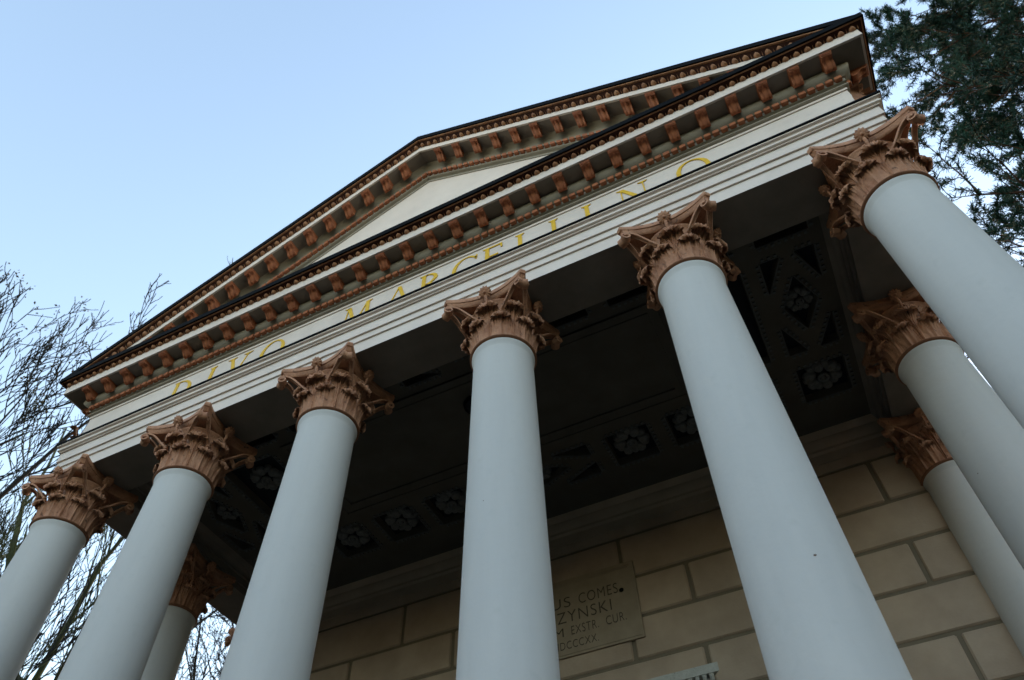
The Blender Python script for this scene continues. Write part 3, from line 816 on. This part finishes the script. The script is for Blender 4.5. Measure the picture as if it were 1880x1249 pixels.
def bare_tree(name, label, base, H, r, seed, limbs, up=.5, spread=.62, kids=6, depth=4, trunk_frac=.45, lean=(0, 0), m='bark', leaves=0, leafmat='dryleaf', group='bare trees left of the chapel', minr=.008):
    rnd = random.Random(seed); t = empty(name, (base[0], base[1], 0))
    tag(t, label, 'tree', group)
    pts = []; hz = H*trunk_frac
    for i in range(9):
        f = i/8; pts.append((lean[0]*f + .12*math.sin(3*f+seed), lean[1]*f + .1*math.sin(4*f+seed*2), -.1 + hz*f))
    b = MB(); b.tube(pts, [r*(1.25-.75*(i/8)**.7) if i else r*1.5 for i in range(9)], 12, cap=False)
    b.obj('trunk', m, t, smooth=60)
    c = MB(); tips = []
    for (f, az, el, L, rf) in limbs:
        x = f*8; i = min(int(x), 7); p = Vector(pts[i]).lerp(Vector(pts[i+1]), min(1, x-i))
        d = Vector((math.sin(az)*math.cos(el), math.cos(az)*math.cos(el), math.sin(el)))
        branchy(c, p, d, L, r*rf, depth, rnd, up, spread, kids, tips, minr)
    c.obj('branches', m, t, smooth=60, normals=False)
    if leaves:
        lv = MB(); rnd2 = random.Random(seed+9)
        for q, d in tips:
            if rnd2.random() > leaves: continue
            for k in range(rnd2.randint(1, 3)):
                a = Vector((rnd2.gauss(0, 1), rnd2.gauss(0, 1), rnd2.gauss(-.3, 1))).normalized(); o = a.orthogonal().normalized()
                p = q + a*rnd2.uniform(.01, .08); l_ = rnd2.uniform(.03, .07)
                lv.add([p, p+a*l_*.5+o*l_*.28, p+a*l_, p+a*l_*.5-o*l_*.28], [(0, 1, 2, 3)])
        if lv.v: lv.obj('leaves', leafmat, t, smooth=0)
    return t

def limbs(rnd, n, f0, f1, el0, el1, L0, L1, rf=.5, az0=0, az1=2*PI):
    return [(lerp(f0, f1, i/max(1, n-1)), az0 + (az1-az0)*((i*.382) % 1) + rnd.uniform(-.3, .3), rnd.uniform(el0, el1), lerp(L0, L1, i/max(1, n-1))*rnd.uniform(.85, 1.15), rf*rnd.uniform(.7, 1.1)) for i in range(n)]
rl = random.Random(11)
bare_tree('bare_tree', 'tall bare tree with upright forking limbs close to the left cornice corner', (-8.6, .6), 15.0, .15, 4, limbs(rl, 8, .42, .95, R(45), R(80), 5.0, 6.4, .5), up=.75, spread=.5, kids=4, depth=4, trunk_frac=.46, minr=.009)
bare_tree('bare_tree', 'bare tree with a mossy green trunk just behind the left cornice corner', (-9.4, 3.4), 16.2, .17, 8, limbs(rl, 8, .45, .95, R(45), R(80), 5.0, 7.0, .45), up=.75, spread=.5, kids=4, depth=4, m='mossbark', trunk_frac=.46, minr=.009)
bare_tree('bare_tree', 'bare tree with long level boughs seen between the two leftmost columns', (-12.0, 6.6), 13.0, .20, 15, limbs(rl, 13, .35, 1.0, R(-5), R(35), 6.0, 4.8, .42), up=.2, spread=.62, kids=4, depth=4, trunk_frac=.72, minr=.010)
bare_tree('bare_tree', 'tree with a few withered leaves at the left edge of the view', (-9.9, -1.3), 15.0, .15, 23, limbs(rl, 9, .42, .95, R(20), R(70), 3.6, 5.2, .5), up=.5, spread=.6, kids=4, depth=4, leaves=1.0, trunk_frac=.42, minr=.009)
bare_tree('bare_tree', 'thin bare tree with budded twigs seen between the second and third columns from the left', (-12.2, 11.0), 15.5, .18, 31, limbs(rl, 17, .35, 1.0, R(5), R(75), 6.0, 5.5, .4), up=.35, spread=.62, kids=4, depth=4, trunk_frac=.7, leaves=.7, leafmat='bark', minr=.011)

# pine at the right
def pine(base, H, r, seed):
    rnd = random.Random(seed); t = empty('pine_tree', (base[0], base[1], 0))
    tag(t, 'dark green pine tree leaning its needled boughs beside the right end of the chapel', 'pine tree')
    b = MB(); pts = [(.25*math.sin(2*f), .2*math.sin(3*f+1), -.1+H*f) for f in [i/12 for i in range(13)]]
    b.tube(pts, [r*(1.2-.95*i/12) for i in range(13)], 14, cap=False); b.obj('trunk', 'pinebark', t, smooth=60)
    c = MB(); tips = []
    def sub(p, d, L, rr, depth, droop):
        q = Vector(p); d = Vector(d).normalized(); P = [q.copy()]; segs = 6
        for i in range(segs):
            d = (d+Vector((rnd.gauss(0, .13), rnd.gauss(0, .13), rnd.gauss(0, .09)+droop*.06))).normalized(); q = q+d*L/segs; P.append(q.copy())
        c.tube(P, [max(.005, rr*(1-.8*i/segs)) for i in range(segs+1)], 5 if depth > 1 else 3, cap=False)
        if depth <= 1:
            for i in range(3, segs+1):
                tips.append((P[i], (P[i]-P[i-1]).normalized()))
        if depth > 0:
            n = 9 if depth > 1 else 7
            for k in range(n):
                f = .25+.75*(k+rnd.random()*.7)/n; x = min(f, .99)*segs; i = int(x); bp = P[i].lerp(P[i+1], x-i); dd = (P[i+1]-P[i]).normalized()
                o = Quaternion(dd, rnd.uniform(0, 2*PI)) @ dd.orthogonal().normalized(); o.z *= .55
                sub(bp, dd*.75+o*.8+Vector((0, 0, .12)), L*rnd.uniform(.30, .50)*(1.2-.5*f), rr*.42, depth-1, droop)
    n = 84
    for i in range(n):
        f = .36+.62*i/n; x = f*12; k = min(int(x), 11); p = Vector(pts[k]).lerp(Vector(pts[k+1]), x-k)
        az = i*2.4+rnd.uniform(-.4, .4); L = lerp(4.4, 1.8, max(0, (f-.4)/.6)**1.6)*rnd.uniform(.8, 1.15)
        d = Vector((math.sin(az), math.cos(az), rnd.uniform(-.05, .35)+.4*(f-.4)))
        sub(p, d, L, .055*(1.3-f), 2, .6)
    c.obj('branches', 'pinebark', t, smooth=60, normals=False)
    nb = MB()
    for q, d in tips:
        if rnd.random() < .12: continue
        for k in range(27):
            o = Vector((rnd.gauss(0, 1), rnd.gauss(0, 1), rnd.gauss(0, 1))).normalized(); v = (d*.45+o*.95).normalized()
            s_ = v.orthogonal().normalized(); s_ = Quaternion(v, rnd.uniform(0, PI)) @ s_
            p0 = q - d*rnd.uniform(0, .10); L = rnd.uniform(.06, .115)
            nb.add([p0-s_*.006, p0+s_*.006, p0+v*L+s_*.004, p0+v*L-s_*.004], [(0, 1, 2, 3)])
    nb.obj('needles', 'needle', t, smooth=0, normals=False)
    print('pine tips', len(tips))
pine((10.25, 3.7), 19.0, .24, 3)

# unseen trees added all round to block low sky and darken the portico
def sky_blocker_trees():
    rnd = random.Random(77); b = MB()
    for i in range(150):
        az = 2*PI*i/150+rnd.uniform(-.02, .02); back = abs(((az-PI)+PI) % (2*PI)-PI) < 1.35
        rr = rnd.uniform(23, 33); H = rnd.uniform(12, 15) if back else rnd.uniform(8.5, 10.5)
        cx, cy = 2.7+rr*math.sin(az), -3.7+rr*math.cos(az)
        if -8 < cx < 8 and -2 < cy < 16: continue
        b.tube([(cx, cy, -.2), (cx+.1, cy, H*.35), (cx+rnd.uniform(-.4, .4), cy, H*.9)], [.25, .18, .04], 6, cap=False)
        for k in range(330):
            th, ph = rnd.uniform(0, 2*PI), math.acos(rnd.uniform(-1, 1)); q = rnd.random()**.45
            p = Vector((cx+2.1*q*math.sin(ph)*math.cos(th), cy+2.1*q*math.sin(ph)*math.sin(th), H*.53+H*.48*q*math.cos(ph)))
            a = Vector((rnd.gauss(0, 1), rnd.gauss(0, 1), rnd.gauss(0, 1))).normalized(); o = a.orthogonal().normalized(); L = rnd.uniform(.35, .75)
            b.add([p-a*L*.5, p+o*L*.3, p+a*L*.5, p-o*L*.3], [(0, 1, 2, 3)])
    o = b.obj('sky_blocker_trees', 'needle', smooth=0, normals=False)
    tag(o, 'unseen trees added round the chapel to block low sky light', 'sky_blocker_trees', kind='stuff')
sky_blocker_trees()
